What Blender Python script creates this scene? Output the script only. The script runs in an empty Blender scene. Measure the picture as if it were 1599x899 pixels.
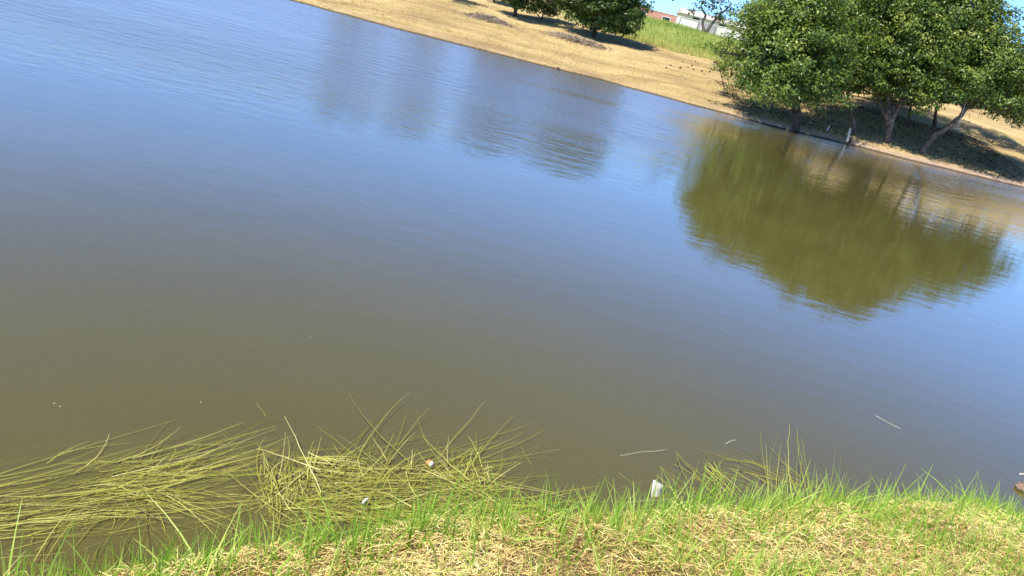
import bpy, math
import numpy as np
from mathutils import Matrix, Vector

R = math.radians
rng = np.random.default_rng(11)
scene = bpy.context.scene
COL = scene.collection

# ------------------------------------------------------------------ camera
W, H = 1599.0, 899.0
FPX, ROLL, PITCH, EYE = 1200.0, R(14.2), R(18.6), 2.0
cF = np.array([0, math.cos(PITCH), -math.sin(PITCH)])
cU = np.array([0, math.sin(PITCH), math.cos(PITCH)])
cR = np.array([1.0, 0, 0])
cX = math.cos(ROLL) * cR + math.sin(ROLL) * cU
cY = -math.sin(ROLL) * cR + math.cos(ROLL) * cU
cam = bpy.data.cameras.new("camera")
cam.sensor_width = 36.0
cam.lens = FPX / W * 36.0
cam.clip_start, cam.clip_end = 0.05, 6000
camo = bpy.data.objects.new("camera", cam)
COL.objects.link(camo)
camo.matrix_world = Matrix(((cX[0], cY[0], -cF[0], 0), (cX[1], cY[1], -cF[1], 0), (cX[2], cY[2], -cF[2], EYE), (0, 0, 0, 1)))
scene.camera = camo

# ------------------------------------------------------------------ world, sun, exposure
SUN_EL, SUN_AZ = R(57), math.atan2(-0.66, -0.58)      # azimuth: x = sin, y = cos (towards the sun)
world = bpy.data.worlds.new("World")
scene.world = world
world.use_nodes = True
wt = world.node_tree
sky = wt.nodes.new("ShaderNodeTexSky")
sky.sky_type = 'NISHITA'
sky.sun_disc = False
sky.sun_elevation = SUN_EL
sky.sun_rotation = SUN_AZ
sky.air_density = 1.0
sky.dust_density = 0.15
sky.ozone_density = 4.0
sky_gain = wt.nodes.new("ShaderNodeMix")                      # added cool tint and brightness gain on the sky, shaped by elevation
sky_gain.data_type, sky_gain.blend_type = 'RGBA', 'MULTIPLY'
sky_gain.inputs[0].default_value = 1.0
wtc = wt.nodes.new("ShaderNodeTexCoord"); wsp = wt.nodes.new("ShaderNodeSeparateXYZ"); wrp = wt.nodes.new("ShaderNodeValToRGB")
wt.links.new(wtc.outputs["Generated"], wsp.inputs[0]); wt.links.new(wsp.outputs[2], wrp.inputs[0])
_el = wrp.color_ramp.elements
while len(_el) < 6: _el.new(0.5)
for _e, (_p, _v) in zip(_el, ((0.0, .62), (0.10, 1.0), (0.24, 1.15), (0.42, .66), (0.65, .22), (1.0, .12))):   # shaped: low sky raised to brighten the water, zenith dimmed to darken shade
    _e.position = _p; _e.color = (0.70 * _v, 1.07 * _v, 1.64 * _v, 1)
wt.links.new(wrp.outputs[0], sky_gain.inputs[7])
wt.links.new(sky.outputs[0], sky_gain.inputs[6])
wt.links.new(sky_gain.outputs[2], wt.nodes["Background"].inputs[0])
wt.nodes["Background"].inputs[1].default_value = 0.15
sl = bpy.data.lights.new("sun", 'SUN')
sl.energy = 5.0
sl.angle = R(0.5)
sl.color = (1.0, 0.94, 0.84)
so = bpy.data.objects.new("sun", sl)
COL.objects.link(so)
sd = Vector((math.sin(SUN_AZ) * math.cos(SUN_EL), math.cos(SUN_AZ) * math.cos(SUN_EL), math.sin(SUN_EL)))
so.rotation_euler = sd.to_track_quat('Z', 'Y').to_euler()
so.location = sd * 60
vs = scene.view_settings
vs.view_transform = 'Standard'
vs.look = 'None'
vs.exposure = 0.56
vs.gamma = 1.0
scene.render.engine = 'CYCLES'
scene.cycles.max_bounces = 8
scene.cycles.transparent_max_bounces = 12
scene.cycles.use_denoising = True

# ------------------------------------------------------------------ helpers
def ray(px, py):
    px, py = np.asarray(px, float), np.asarray(py, float)
    a, b = (px - W / 2) / FPX, -(py - H / 2) / FPX
    return cF + a[..., None] * cX + b[..., None] * cY

def at_z(px, py, z=0.0):
    """Point of height z met by the line of sight of a photo pixel."""
    d = ray(px, py)
    t = (np.asarray(z, float) - EYE) / d[..., 2]
    return np.array([0, 0, EYE]) + d * t[..., None]

def at_y(px, py, y):
    d = ray(px, py)
    t = np.asarray(y, float) / d[..., 1]
    return np.array([0, 0, EYE]) + d * t[..., None]

def hash2(ix, iy, s):
    h = (ix.astype(np.int64) * 374761393 + iy.astype(np.int64) * 668265263 + s * 974711) & 0x7fffffff
    h = ((h ^ (h >> 13)) * 1274126177) & 0x7fffffff
    return ((h ^ (h >> 16)) & 0xffff) / 65535.0

def vnoise(x, y, s=0):
    ix, iy = np.floor(x), np.floor(y)
    fx, fy = x - ix, y - iy
    fx, fy = fx * fx * (3 - 2 * fx), fy * fy * (3 - 2 * fy)
    a, b = hash2(ix, iy, s), hash2(ix + 1, iy, s)
    c, d = hash2(ix, iy + 1, s), hash2(ix + 1, iy + 1, s)
    return (a * (1 - fx) + b * fx) * (1 - fy) + (c * (1 - fx) + d * fx) * fy - 0.5

def tag(o, label=None, cat=None, group=None, kind=None):
    if label: o["label"] = label
    if cat: o["category"] = cat
    if group: o["group"] = group
    if kind: o["kind"] = kind
    return o

def mesh_obj(name, V, F, mat, parent=None, smooth=False, tint=None, loc=None):
    V = np.asarray(V, np.float32).reshape(-1, 3)
    if loc is not None:
        V = V - np.asarray(loc, np.float32)
    me = bpy.data.meshes.new(name)
    if isinstance(F, np.ndarray):
        k = F.shape[1]
        me.vertices.add(len(V))
        me.vertices.foreach_set("co", V.ravel())
        me.loops.add(F.size)
        me.loops.foreach_set("vertex_index", F.astype(np.int32).ravel())
        me.polygons.add(len(F))
        me.polygons.foreach_set("loop_start", np.arange(0, F.size, k, dtype=np.int32))
        me.update(calc_edges=True)
    else:
        me.from_pydata(V.tolist(), [], F)
        me.update()
    me.polygons.foreach_set("use_smooth", np.full(len(me.polygons), smooth))
    if tint is not None:
        at = me.attributes.new("tint", 'FLOAT', 'POINT')
        at.data.foreach_set("value", np.asarray(tint, np.float32))
    if mat: me.materials.append(mat)
    o = bpy.data.objects.new(name, me)
    COL.objects.link(o)
    if parent is not None: o.parent = parent
    if loc is not None and parent is None: o.location = loc
    return o

def empty(name, loc):
    o = bpy.data.objects.new(name, None)
    o.empty_display_size = 0.3
    COL.objects.link(o)
    o.location = loc
    return o

class Geo:
    """Collects tubes, boxes and loose faces into one mesh."""
    def __init__(s): s.v, s.f = [], []
    def add(s, V, F):
        b = len(s.v)
        s.v += [tuple(map(float, p)) for p in V]
        s.f += [tuple(int(i) + b for i in f) for f in F]
    def tube(s, P, rad, n=7, wob=0.0):
        P = np.asarray(P, float)
        rad = np.broadcast_to(np.asarray(rad, float), (len(P),))
        T = np.gradient(P, axis=0)
        T /= np.linalg.norm(T, axis=1)[:, None] + 1e-9
        ref = np.array([0.3, 1, 0.1]) if abs(T[0][2]) > 0.7 else np.array([0, 0, 1.0])
        V = []
        for p, t, r in zip(P, T, rad):
            a = np.cross(t, ref); a /= np.linalg.norm(a) + 1e-9
            b = np.cross(t, a)
            for k in range(n):
                w = 2 * math.pi * k / n
                rr = r * (1 + wob * rng.uniform(-1, 1))
                V.append(p + rr * (math.cos(w) * a + math.sin(w) * b))
        F = []
        for i in range(len(P) - 1):
            for k in range(n):
                F.append((i * n + k, i * n + (k + 1) % n, (i + 1) * n + (k + 1) % n, (i + 1) * n + k))
        F.append(tuple(range(n))[::-1])
        F.append(tuple(range((len(P) - 1) * n, len(P) * n)))
        s.add(V, F)
    def box(s, c, size, M=None):
        c, h = np.asarray(c, float), np.asarray(size, float) / 2
        V = [np.array([x, y, z]) * h for x in (-1, 1) for y in (-1, 1) for z in (-1, 1)]
        if M is not None: V = [M @ v for v in V]
        s.add([c + v for v in V], [(0, 1, 3, 2), (4, 6, 7, 5), (0, 4, 5, 1), (2, 3, 7, 6), (0, 2, 6, 4), (1, 5, 7, 3)])
    def build(s, name, mat, parent=None, smooth=False, loc=None):
        return mesh_obj(name, np.array(s.v), s.f, mat, parent, smooth, loc=loc)

def ribbons(P, width, N, taper=None):
    """P: (n, k, 3) centre lines; width: (n,); N: (n, 3) face normals. Returns V, F."""
    n, k, _ = P.shape
    T = np.gradient(P, axis=1)
    S = np.cross(T, N[:, None, :])
    S /= np.linalg.norm(S, axis=2)[:, :, None] + 1e-9
    if taper is None: taper = np.linspace(1, 0.12, k)
    w = 0.5 * width[:, None, None] * np.asarray(taper)[None, :, None]
    V = np.stack([P - S * w, P + S * w], axis=2).reshape(-1, 3)
    b = (np.arange(n) * 2 * k)[:, None] + (np.arange(k - 1) * 2)[None, :]
    F = np.stack([b, b + 1, b + 3, b + 2], axis=2).reshape(-1, 4)
    return V, F

def unit(a): return a / (np.linalg.norm(a, axis=-1, keepdims=True) + 1e-9)

# ------------------------------------------------------------------ materials
def new_mat(name):
    m = bpy.data.materials.new(name)
    m.use_nodes = True
    nt = m.node_tree
    nt.nodes.clear()
    out = nt.nodes.new("ShaderNodeOutputMaterial")
    return m, nt, out

def N(nt, kind, **kw):
    n = nt.nodes.new(kind)
    for k, v in kw.items():
        if k.startswith("i_"):
            key = k[2:]
            n.inputs[int(key) if key.isdigit() else key].default_value = v
        else:
            setattr(n, k, v)
    return n

def ramp(nt, stops, fac):
    r = nt.nodes.new("ShaderNodeValToRGB")
    e = r.color_ramp.elements
    while len(e) < len(stops): e.new(0.5)
    for el, (p, c) in zip(e, stops):
        el.position = p
        el.color = (*c, 1)
    nt.links.new(fac, r.inputs[0])
    return r.outputs[0]

def noise(nt, co, scale, detail=4, rough=0.55):
    n = N(nt, "ShaderNodeTexNoise")
    n.inputs["Scale"].default_value = scale
    n.inputs["Detail"].default_value = detail
    n.inputs["Roughness"].default_value = rough
    nt.links.new(co, n.inputs["Vector"])
    return n.outputs[0]

def mapping(nt, co, scale=(1, 1, 1), rot=(0, 0, 0)):
    m = N(nt, "ShaderNodeMapping")
    m.inputs["Scale"].default_value = scale
    m.inputs["Rotation"].default_value = rot
    nt.links.new(co, m.inputs["Vector"])
    return m.outputs[0]

def coords(nt, which="Object"):
    return N(nt, "ShaderNodeTexCoord").outputs[which]

def mixc(nt, fac, a, b, mode='MIX'):
    m = N(nt, "ShaderNodeMix", data_type='RGBA', blend_type=mode)
    for sock, v in ((m.inputs[0], fac), (m.inputs[6], a), (m.inputs[7], b)):
        if isinstance(v, (int, float)): sock.default_value = v
        elif isinstance(v, tuple): sock.default_value = (*v, 1)
        else: nt.links.new(v, sock)
    return m.outputs[2]

def math_(nt, op, a, b=0.0, clamp=False):
    m = N(nt, "ShaderNodeMath", operation=op, use_clamp=clamp)
    for sock, v in ((m.inputs[0], a), (m.inputs[1], b)):
        if isinstance(v, (int, float)): sock.default_value = v
        else: nt.links.new(v, sock)
    return m.outputs[0]

def maprange(nt, v, a, b, c=0.0, d=1.0):
    m = N(nt, "ShaderNodeMapRange")
    nt.links.new(v, m.inputs[0])
    for i, x in enumerate((a, b, c, d)): m.inputs[1 + i].default_value = x
    return m.outputs[0]

def rough_mat(name, stops, scale=4.0, rough=0.85, bump=0.3, bscale=None, bdist=0.02, spec=0.3):
    """Plain solid surface: noise-driven colour ramp and a bump."""
    m, nt, out = new_mat(name)
    co = coords(nt)
    c = ramp(nt, stops, noise(nt, co, scale, 6, 0.6))
    p = N(nt, "ShaderNodeBsdfPrincipled", i_Roughness=rough)
    p.inputs["Specular IOR Level"].default_value = spec
    nt.links.new(c, p.inputs["Base Color"])
    if bump:
        b = N(nt, "ShaderNodeBump", i_Strength=bump, i_Distance=bdist)
        nt.links.new(noise(nt, co, bscale or scale * 4, 5), b.inputs["Height"])
        nt.links.new(b.outputs[0], p.inputs["Normal"])
    nt.links.new(p.outputs[0], out.inputs[0])
    return m

def leaf_mat(name, stops, trans=0.3, rough=0.38, spec=0.5, tscale=1.25):
    """Leaves and blades: per-leaf tint through the ramp, thin translucency."""
    m, nt, out = new_mat(name)
    a = N(nt, "ShaderNodeAttribute", attribute_name="tint")
    c = ramp(nt, stops, a.outputs["Fac"])
    p = N(nt, "ShaderNodeBsdfPrincipled", i_Roughness=rough)
    p.inputs["Specular IOR Level"].default_value = spec
    nt.links.new(c, p.inputs["Base Color"])
    t = N(nt, "ShaderNodeBsdfTranslucent")
    nt.links.new(mixc(nt, 1.0, c, (tscale, tscale, tscale * 0.55), 'MULTIPLY'), t.inputs[0])
    mx = N(nt, "ShaderNodeMixShader", i_0=trans)
    nt.links.new(p.outputs[0], mx.inputs[1])
    nt.links.new(t.outputs[0], mx.inputs[2])
    nt.links.new(mx.outputs[0], out.inputs[0])
    return m

# ------------------------------------------------------------------ the pond outline
near_px = np.array([(-260, 985), (-100, 945), (0, 915), (150, 897), (300, 872), (430, 850), (560, 832), (700, 806),
                    (850, 797), (1000, 797), (1150, 790), (1300, 780), (1450, 782), (1599, 808), (1750, 835)], float)
NB = at_z(near_px[:, 0], near_px[:, 1], 0.10)
far_px = np.array([(300, -41), (450, 0), (600, 42), (740, 76), (850, 103), (940, 124), (1040, 153), (1140, 180),
                   (1230, 206), (1330, 226), (1450, 258), (1599, 293), (1700, 318)], float)
FB = at_z(far_px[:, 0], far_px[:, 1], 0.0)
o_ = np.argsort(NB[:, 0]); NB = NB[o_]
o_ = np.argsort(FB[:, 0]); FB = FB[o_]

def extrap(x, X, Y):
    y = np.interp(x, X, Y)
    y = np.where(x < X[0], Y[0] + (x - X[0]) * 0.25, y)
    return np.where(x > X[-1], Y[-1] + (x - X[-1]) * 0.25, y)

def y_near(x):
    return np.minimum(extrap(x, NB[:, 0], NB[:, 1]), 9) + 0.05 * vnoise(x * 6, x * 0, 3) + 0.03 * vnoise(x * 19, x * 0, 4)

FYc = np.polyfit(FB[:, 0], FB[:, 1], 3)
def y_far(x):
    xc = np.clip(x, FB[0, 0], FB[-1, 0])
    return np.polyval(FYc, xc) * 0.5 + np.interp(xc, FB[:, 0], FB[:, 1]) * 0.5 + 0.5 * vnoise(x * 0.8, x * 0, 5) + 0.25 * vnoise(x * 2.7, x * 0, 6)

def height(x, y):
    dn, df = y_near(x) - y, y - y_far(x)
    zn = 0.13 * (1 - np.exp(-np.maximum(dn, 0) / 0.06)) + 0.13 * np.clip(dn, 0, 2.0) \
        + np.clip(dn * 10, 0, 1) * (0.05 * vnoise(x * 5, y * 5, 1) + 0.03 * vnoise(x * 13, y * 13, 2)) * (np.abs(x) < 40)
    d = np.maximum(df, 0)
    zf = 0.16 * (1 - np.exp(-d / 0.5)) + 0.108 * np.minimum(d, 50) + 0.066 * np.clip(d - 50, 0, 24) + 0.015 * np.clip(d - 74, 0, 300)
    zf = zf + 0.06 * np.minimum(d, 40) * np.clip((x / np.maximum(y, 1) - 0.29) / 0.07, 0, 1)      # the bank is steeper behind the grove
    zf = zf + np.clip(d / 4, 0, 1) * (0.18 * vnoise(x * 0.16, y * 0.22, 7) + 0.07 * vnoise(x * 0.6, y * 0.7, 8))
    depth = np.minimum(np.maximum(-dn, 0) * 0.55, np.maximum(-df, 0) * 0.35)
    side = np.clip((np.abs(x) - 150) / 10, 0, 1)
    zw = -np.minimum(depth, 0.9) * (1 - side) + 1.0 * side
    return np.where(dn > 0, zn, np.where(df > 0, zf, zw))

def gz(px, py, y=None):
    """Where the line of sight of a pixel meets the far bank."""
    d = ray(px, py); o = np.array([0, 0, EYE])
    ts = np.linspace(30, 160, 2600)
    pts = o + d[None, :] * ts[:, None]
    hz = height(pts[:, 0], pts[:, 1])
    far = pts[:, 1] > y_far(pts[:, 0])
    hit = np.where((pts[:, 2] <= hz) & far)[0]
    p = pts[hit[0]] if len(hit) else pts[-1]
    return np.array([p[0], p[1], height(p[0:1], p[1:2])[0]])
e0, e1 = gz(985, 62), gz(1150, 108)
FIELD = (e0[0] / e0[1] - 0.10, e1[0] / e1[1] + 0.05)    # the tall grass keeps to this strip up the slope
print("near", NB.round(2).tolist()); print("far", FB.round(1).tolist())

# ------------------------------------------------------------------ ground
def axis(segs):
    a = []
    for lo, hi, st in segs: a += list(np.arange(lo, hi - 1e-6, st))
    return np.array(a + [segs[-1][1]])
gx = axis([(-2500, -600, 300), (-600, -160, 60), (-160, -60, 8), (-60, -4, 0.8), (-4, 4.6, 0.04), (4.6, 60, 0.8), (60, 160, 8), (160, 600, 60), (600, 2500, 300)])
gy = axis([(-600, -60, 60), (-60, 0, 6), (0, 1.0, 0.2), (1.0, 5.4, 0.04), (5.4, 32, 1.2), (32, 58, 0.35), (58, 125, 1.5), (125, 300, 12), (300, 3000, 180)])
XX, YY = np.meshgrid(gx, gy)
ZZ = height(XX, YY)
nx, ny = len(gx), len(gy)
idx = np.arange(nx * ny).reshape(ny, nx)
F = np.stack([idx[:-1, :-1], idx[:-1, 1:], idx[1:, 1:], idx[1:, :-1]], axis=2).reshape(-1, 4)

m, nt, out = new_mat("dry_ground")
co = coords(nt)
sep = N(nt, "ShaderNodeSeparateXYZ"); nt.links.new(co, sep.inputs[0])
# far bank: mown golden dry grass with bare, browner patches drawn out along the contour
big = noise(nt, mapping(nt, co, (0.5, 1.1, 1), (0, 0, R(8))), 0.28, 5, 0.6)
fine = noise(nt, mapping(nt, co, (1, 2.2, 1)), 3.2, 6, 0.7)
farc = ramp(nt, [(0.36, (0.20, 0.135, 0.065)), (0.46, (0.38, 0.28, 0.12)), (0.55, (0.53, 0.405, 0.185)), (0.70, (0.61, 0.475, 0.235))], big)
farc = mixc(nt, 0.42, farc, ramp(nt, [(0.25, (0.26, 0.17, 0.08)), (0.5, (0.46, 0.325, 0.145)), (0.75, (0.60, 0.46, 0.24))], fine))
farc = mixc(nt, maprange(nt, noise(nt, mapping(nt, co, (0.5, 1.3, 1)), 0.55, 4, 0.6), 0.52, 0.68, 0.0, 0.45), farc, (0.33, 0.30, 0.10))
# pinkish bare soil close to the water
soil = ramp(nt, [(0.3, (0.30, 0.20, 0.14)), (0.7, (0.56, 0.41, 0.30))], fine)
sm = maprange(nt, math_(nt, 'ADD', sep.outputs[2], math_(nt, 'MULTIPLY', fine, 0.25)), 0.45, 0.28)
sm = math_(nt, 'MULTIPLY', sm, maprange(nt, sep.outputs[0], 8.0, 13.0, 0.25, 1.0))
farc = mixc(nt, sm, farc, soil)
# greener up the slope
green = ramp(nt, [(0.3, (0.20, 0.25, 0.05)), (0.7, (0.34, 0.37, 0.10))], fine)
gm = maprange(nt, math_(nt, 'ADD', sep.outputs[2], math_(nt, 'MULTIPLY', big, 1.2)), 3.7, 4.3)
slant = math_(nt, 'DIVIDE', sep.outputs[0], sep.outputs[1])
gm = math_(nt, 'MULTIPLY', gm, math_(nt, 'MULTIPLY', maprange(nt, slant, FIELD[0], FIELD[0] + .02), maprange(nt, slant, FIELD[1] + .02, FIELD[1])))
farc = mixc(nt, gm, farc, green)
# near bank: brown soil under cut straw
n1 = noise(nt, co, 9, 8, 0.7)
n2 = noise(nt, mapping(nt, co, (1, 1, 3)), 70, 4, 0.7)
nearc = ramp(nt, [(0.3, (0.12, 0.075, 0.035)), (0.5, (0.33, 0.22, 0.11)), (0.7, (0.50, 0.36, 0.18))], n1)
nearc = mixc(nt, 0.5, nearc, ramp(nt, [(0.35, (0.09, 0.06, 0.03)), (0.65, (0.52, 0.40, 0.20))], n2))
# mud under water
mud = ramp(nt, [(0.35, (0.035, 0.028, 0.014)), (0.65, (0.085, 0.068, 0.034))], n1)
base = mixc(nt, maprange(nt, sep.outputs[1], 8, 12), nearc, farc)
base = mixc(nt, maprange(nt, math_(nt, 'ADD', sep.outputs[2], math_(nt, 'MULTIPLY', n1, 0.06)), 0.12, 0.05), base, mud)
p = N(nt, "ShaderNodeBsdfPrincipled", i_Roughness=0.95)
p.inputs["Specular IOR Level"].default_value = 0.15
nt.links.new(base, p.inputs["Base Color"])
b = N(nt, "ShaderNodeBump", i_Strength=0.8, i_Distance=0.02)
nt.links.new(math_(nt, 'ADD', n2, math_(nt, 'MULTIPLY', fine, 2.0)), b.inputs["Height"])
nt.links.new(b.outputs[0], p.inputs["Normal"])
nt.links.new(p.outputs[0], out.inputs[0])
MAT_GROUND = m
tag(mesh_obj("ground", np.stack([XX, YY, ZZ], axis=2), F, MAT_GROUND, smooth=True), kind="structure")

# ------------------------------------------------------------------ water
m, nt, out = new_mat("pond_water")
co = coords(nt)
sep = N(nt, "ShaderNodeSeparateXYZ"); nt.links.new(co, sep.inputs[0])
# wind patches: calm water near this bank, chop towards the far left
patch = noise(nt, mapping(nt, co, (0.35, 1.0, 1), (0, 0, R(-10))), 0.22, 3, 0.5)
far = maprange(nt, math_(nt, 'SUBTRACT', sep.outputs[1], math_(nt, 'MULTIPLY', sep.outputs[0], 0.4)), 11, 19)
far0 = far
far = math_(nt, 'MULTIPLY', far, maprange(nt, math_(nt, 'DIVIDE', sep.outputs[0], math_(nt, 'MAXIMUM', sep.outputs[1], 1.0)), 0.12, 0.20, 1.0, 0.12))
calm = math_(nt, 'MULTIPLY', maprange(nt, sep.outputs[1], 3.0, 12.0, 0.03, 0.125), maprange(nt, patch, 0.35, 0.65, 0.6, 1.3))
chop = math_(nt, 'ADD', calm, math_(nt, 'MULTIPLY', far, maprange(nt, patch, 0.35, 0.65, 0.85, 1.45)))
edge = maprange(nt, math_(nt, 'SUBTRACT', sep.outputs[1], math_(nt, 'MULTIPLY', sep.outputs[0], -0.05)), 29.5, 37.5)
chop = math_(nt, 'ADD', chop, math_(nt, 'MULTIPLY', edge, maprange(nt, noise(nt, mapping(nt, co, (0.3, 1, 1)), 0.5, 4, 0.6), 0.35, 0.65, 0.1, 0.6)))
wv = mapping(nt, co, (0.62, 1.0, 1), (0, 0, R(9)))
h1 = noise(nt, wv, 3.2, 3, 0.5)
h2 = noise(nt, mapping(nt, co, (0.6, 1.0, 1), (0, 0, R(-14))), 11, 3, 0.55)
h3 = noise(nt, mapping(nt, co, (0.85, 1.0, 1), (0, 0, R(12))), 1.5, 3, 0.6)
hh = math_(nt, 'ADD', h1, math_(nt, 'MULTIPLY', h2, 0.3))
hm = N(nt, "ShaderNodeMix", data_type='FLOAT')
nt.links.new(maprange(nt, sep.outputs[1], 10, 24), hm.inputs[0]); nt.links.new(hh, hm.inputs[2])
nt.links.new(math_(nt, 'MULTIPLY', h3, 1.6), hm.inputs[3])
hh = hm.outputs[0]
b = N(nt, "ShaderNodeBump", i_Distance=0.032)
nt.links.new(hh, b.inputs["Height"])
nt.links.new(chop, b.inputs["Strength"])
fr = N(nt, "ShaderNodeFresnel", i_IOR=1.62)
nt.links.new(b.outputs[0], fr.inputs["Normal"])
silt = noise(nt, mapping(nt, co, (0.6, 1, 1)), 0.35, 4, 0.55)
df = N(nt, "ShaderNodeBsdfDiffuse")
nt.links.new(ramp(nt, [(0.3, (0.156, 0.139, 0.038)), (0.7, (0.188, 0.166, 0.050))], silt), df.inputs[0])
tr = N(nt, "ShaderNodeBsdfTransparent", i_0=(0.80, 0.74, 0.42, 1))
body = N(nt, "ShaderNodeMixShader", i_0=0.44)
nt.links.new(df.outputs[0], body.inputs[1]); nt.links.new(tr.outputs[0], body.inputs[2])
gl = N(nt, "ShaderNodeBsdfGlossy")
nt.links.new(maprange(nt, chop, 0.16, 1.2, 0.03, 0.27), gl.inputs["Roughness"])
nt.links.new(b.outputs[0], gl.inputs["Normal"])
mx = N(nt, "ShaderNodeMixShader")
nt.links.new(fr.outputs[0], mx.inputs[0])
nt.links.new(body.outputs[0], mx.inputs[1]); nt.links.new(gl.outputs[0], mx.inputs[2])
nt.links.new(mx.outputs[0], out.inputs[0])
tag(mesh_obj("water", [(-158, -40, 0), (158, -40, 0), (158, 75, 0), (-158, 75, 0)], [(0, 1, 2, 3)], m), kind="structure")

# ------------------------------------------------------------------ trees
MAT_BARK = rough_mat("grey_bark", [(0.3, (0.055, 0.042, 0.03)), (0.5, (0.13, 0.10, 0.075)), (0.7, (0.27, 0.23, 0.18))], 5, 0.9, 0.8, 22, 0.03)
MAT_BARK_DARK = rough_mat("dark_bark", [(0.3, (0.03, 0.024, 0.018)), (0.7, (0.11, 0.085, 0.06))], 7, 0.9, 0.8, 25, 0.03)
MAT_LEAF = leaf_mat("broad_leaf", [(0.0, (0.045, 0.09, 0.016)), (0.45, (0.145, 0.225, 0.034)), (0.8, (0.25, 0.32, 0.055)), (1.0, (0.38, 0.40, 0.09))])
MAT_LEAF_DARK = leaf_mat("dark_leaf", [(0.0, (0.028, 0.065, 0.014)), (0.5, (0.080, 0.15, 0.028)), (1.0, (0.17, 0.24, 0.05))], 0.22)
MAT_LEAF_GREY = leaf_mat("greyish_leaf", [(0.0, (0.035, 0.055, 0.022)), (0.5, (0.075, 0.10, 0.04)), (1.0, (0.14, 0.16, 0.07))], 0.25)

def leaves(lobes, density, size, up=0.55, clump=0.30, flat=0.7, sparse=1.0):
    """lobes: (centre, radius). Leaves gather in clumps over each lobe."""
    P, NN, TT, SS = [], [], [], []
    for c, r in lobes:
        m_ = max(8, int(24 * sparse * (r / 1.0) ** 1.6))
        d = unit(rng.normal(size=(m_, 3)))
        d[:, 2] = np.where(d[:, 2] < -0.45, -d[:, 2], d[:, 2])
        rr = r * rng.uniform(0.45, 1.28, m_) ** 0.75
        cc = c + d * rr[:, None] * np.array([1, 1, flat + 0.1])
        ctint = rng.normal(0, 0.17, m_)
        cr = clump * r ** 0.5 * rng.uniform(0.55, 1.45, m_)
        for k in range(m_):
            n = max(6, int(density * cr[k] ** 2))
            e = unit(rng.normal(size=(n, 3)))
            q = cc[k] + e * (cr[k] * rng.uniform(0.3, 1.05, n) ** 0.5)[:, None] * np.array([1.15, 1.15, flat])
            P.append(q)
            NN.append(unit(0.55 * e + 0.5 * d[k] + np.array([0, 0, up]) + rng.normal(0, 0.42, (n, 3))))
            TT.append(np.clip(0.47 + ctint[k] + rng.normal(0, 0.20, n) + 0.10 * e[:, 2], 0, 1))
            SS.append(size * rng.uniform(0.65, 1.35, n))
    P, NN, TT, SS = np.concatenate(P), np.concatenate(NN), np.concatenate(TT), np.concatenate(SS)
    A = unit(np.cross(NN, rng.normal(size=NN.shape)))
    B = np.cross(NN, A)
    L, Wd = SS[:, None] * 0.62, SS[:, None] * 0.30
    fold = NN * SS[:, None] * 0.10
    V = np.stack([P - A * L, P + B * Wd + fold, P + A * L - fold, P - B * Wd + fold], axis=1).reshape(-1, 3)
    F = np.arange(len(P) * 4).reshape(-1, 4)
    return V, F, np.repeat(TT, 4)

def bend(a, b, n=7, sag=0.15, wob=0.05):
    a, b = np.asarray(a, float), np.asarray(b, float)
    t = np.linspace(0, 1, n)[:, None]
    P = a + (b - a) * t
    L = np.linalg.norm(b - a)
    P[:, 2] += (np.sin(t[:, 0] * math.pi) * sag * L)
    P[1:-1] += rng.normal(0, wob * L * 0.3, (n - 2, 3))
    return P

def tree(name, label, cat, base, trunks, lobes, leaf=MAT_LEAF, bark=MAT_BARK, density=200, size=0.15, group=None, r0=0.16, limb=0.05, **kw):
    """trunks: polylines starting near base; lobes: (centre, radius)."""
    base = np.asarray(base, float)
    root = tag(empty(name, base), label, cat, group)
    g = Geo()
    tops = []
    for poly in trunks:
        P = np.asarray(poly, float)
        t = np.linspace(0, len(P) - 1, 4 * (len(P) - 1) + 1)
        Q = np.stack([np.interp(t, np.arange(len(P)), P[:, i]) for i in range(3)], axis=1)
        Q[1:-1] += rng.normal(0, 0.03, (len(Q) - 2, 3))
        rr = np.linspace(r0, r0 * 0.5, len(Q)); rr[0] *= 1.45; rr[1] *= 1.1
        Q[0, 2] -= 0.12
        g.tube(Q, rr, 9, 0.08)
        tops.append(Q)
    allq = np.concatenate([q[len(q) // 2:] for q in tops])
    for c, r in lobes:
        c = np.asarray(c, float)
        s = allq[np.argmin(np.linalg.norm(allq - c, axis=1) + 0.6 * np.maximum(allq[:, 2] - c[2], 0))]
        B = bend(s, c, 7, 0.06, 0.12)
        g.tube(B, np.linspace(limb * 1.25, limb * 0.35, 7), 6)
        for _ in range(4):
            e = c + unit(rng.normal(size=3)) * r * 0.85
            g.tube(bend(B[4], e, 5, 0.05, 0.15), np.linspace(limb * 0.5, limb * 0.15, 5), 4)
    g.v = [tuple(np.array(v) - base) for v in g.v]
    g.build("trunk", bark, root, smooth=True)
    V, F, T = leaves([(np.asarray(c, float), r) for c, r in lobes], density, size, **kw)
    mesh_obj("crown", V - base, F, leaf, root, tint=T)
    return root

def px_lobes(spec, y0):
    """spec: (px, py, radius in px, depth offset in m)."""
    out = []
    for px, py, r, dy in spec:
        y = y0 + dy
        out.append((at_y(px, py, y), r * y / FPX * 1.22))
        if r > 24:                              # the crown goes as deep as it is wide
            out.append((at_y(px, py, y) + np.array([0.3, 2.1, -0.1]), r * y / FPX * 1.1))
        if r > 29:
            out.append((at_y(px, py, y) + np.array([0.5, 4.0, -0.3]), r * y / FPX))
    return out

def on_ground(p):
    p = np.array(p, float); p[2] = height(p[0:1], p[1:2])[0]; return p

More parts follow.
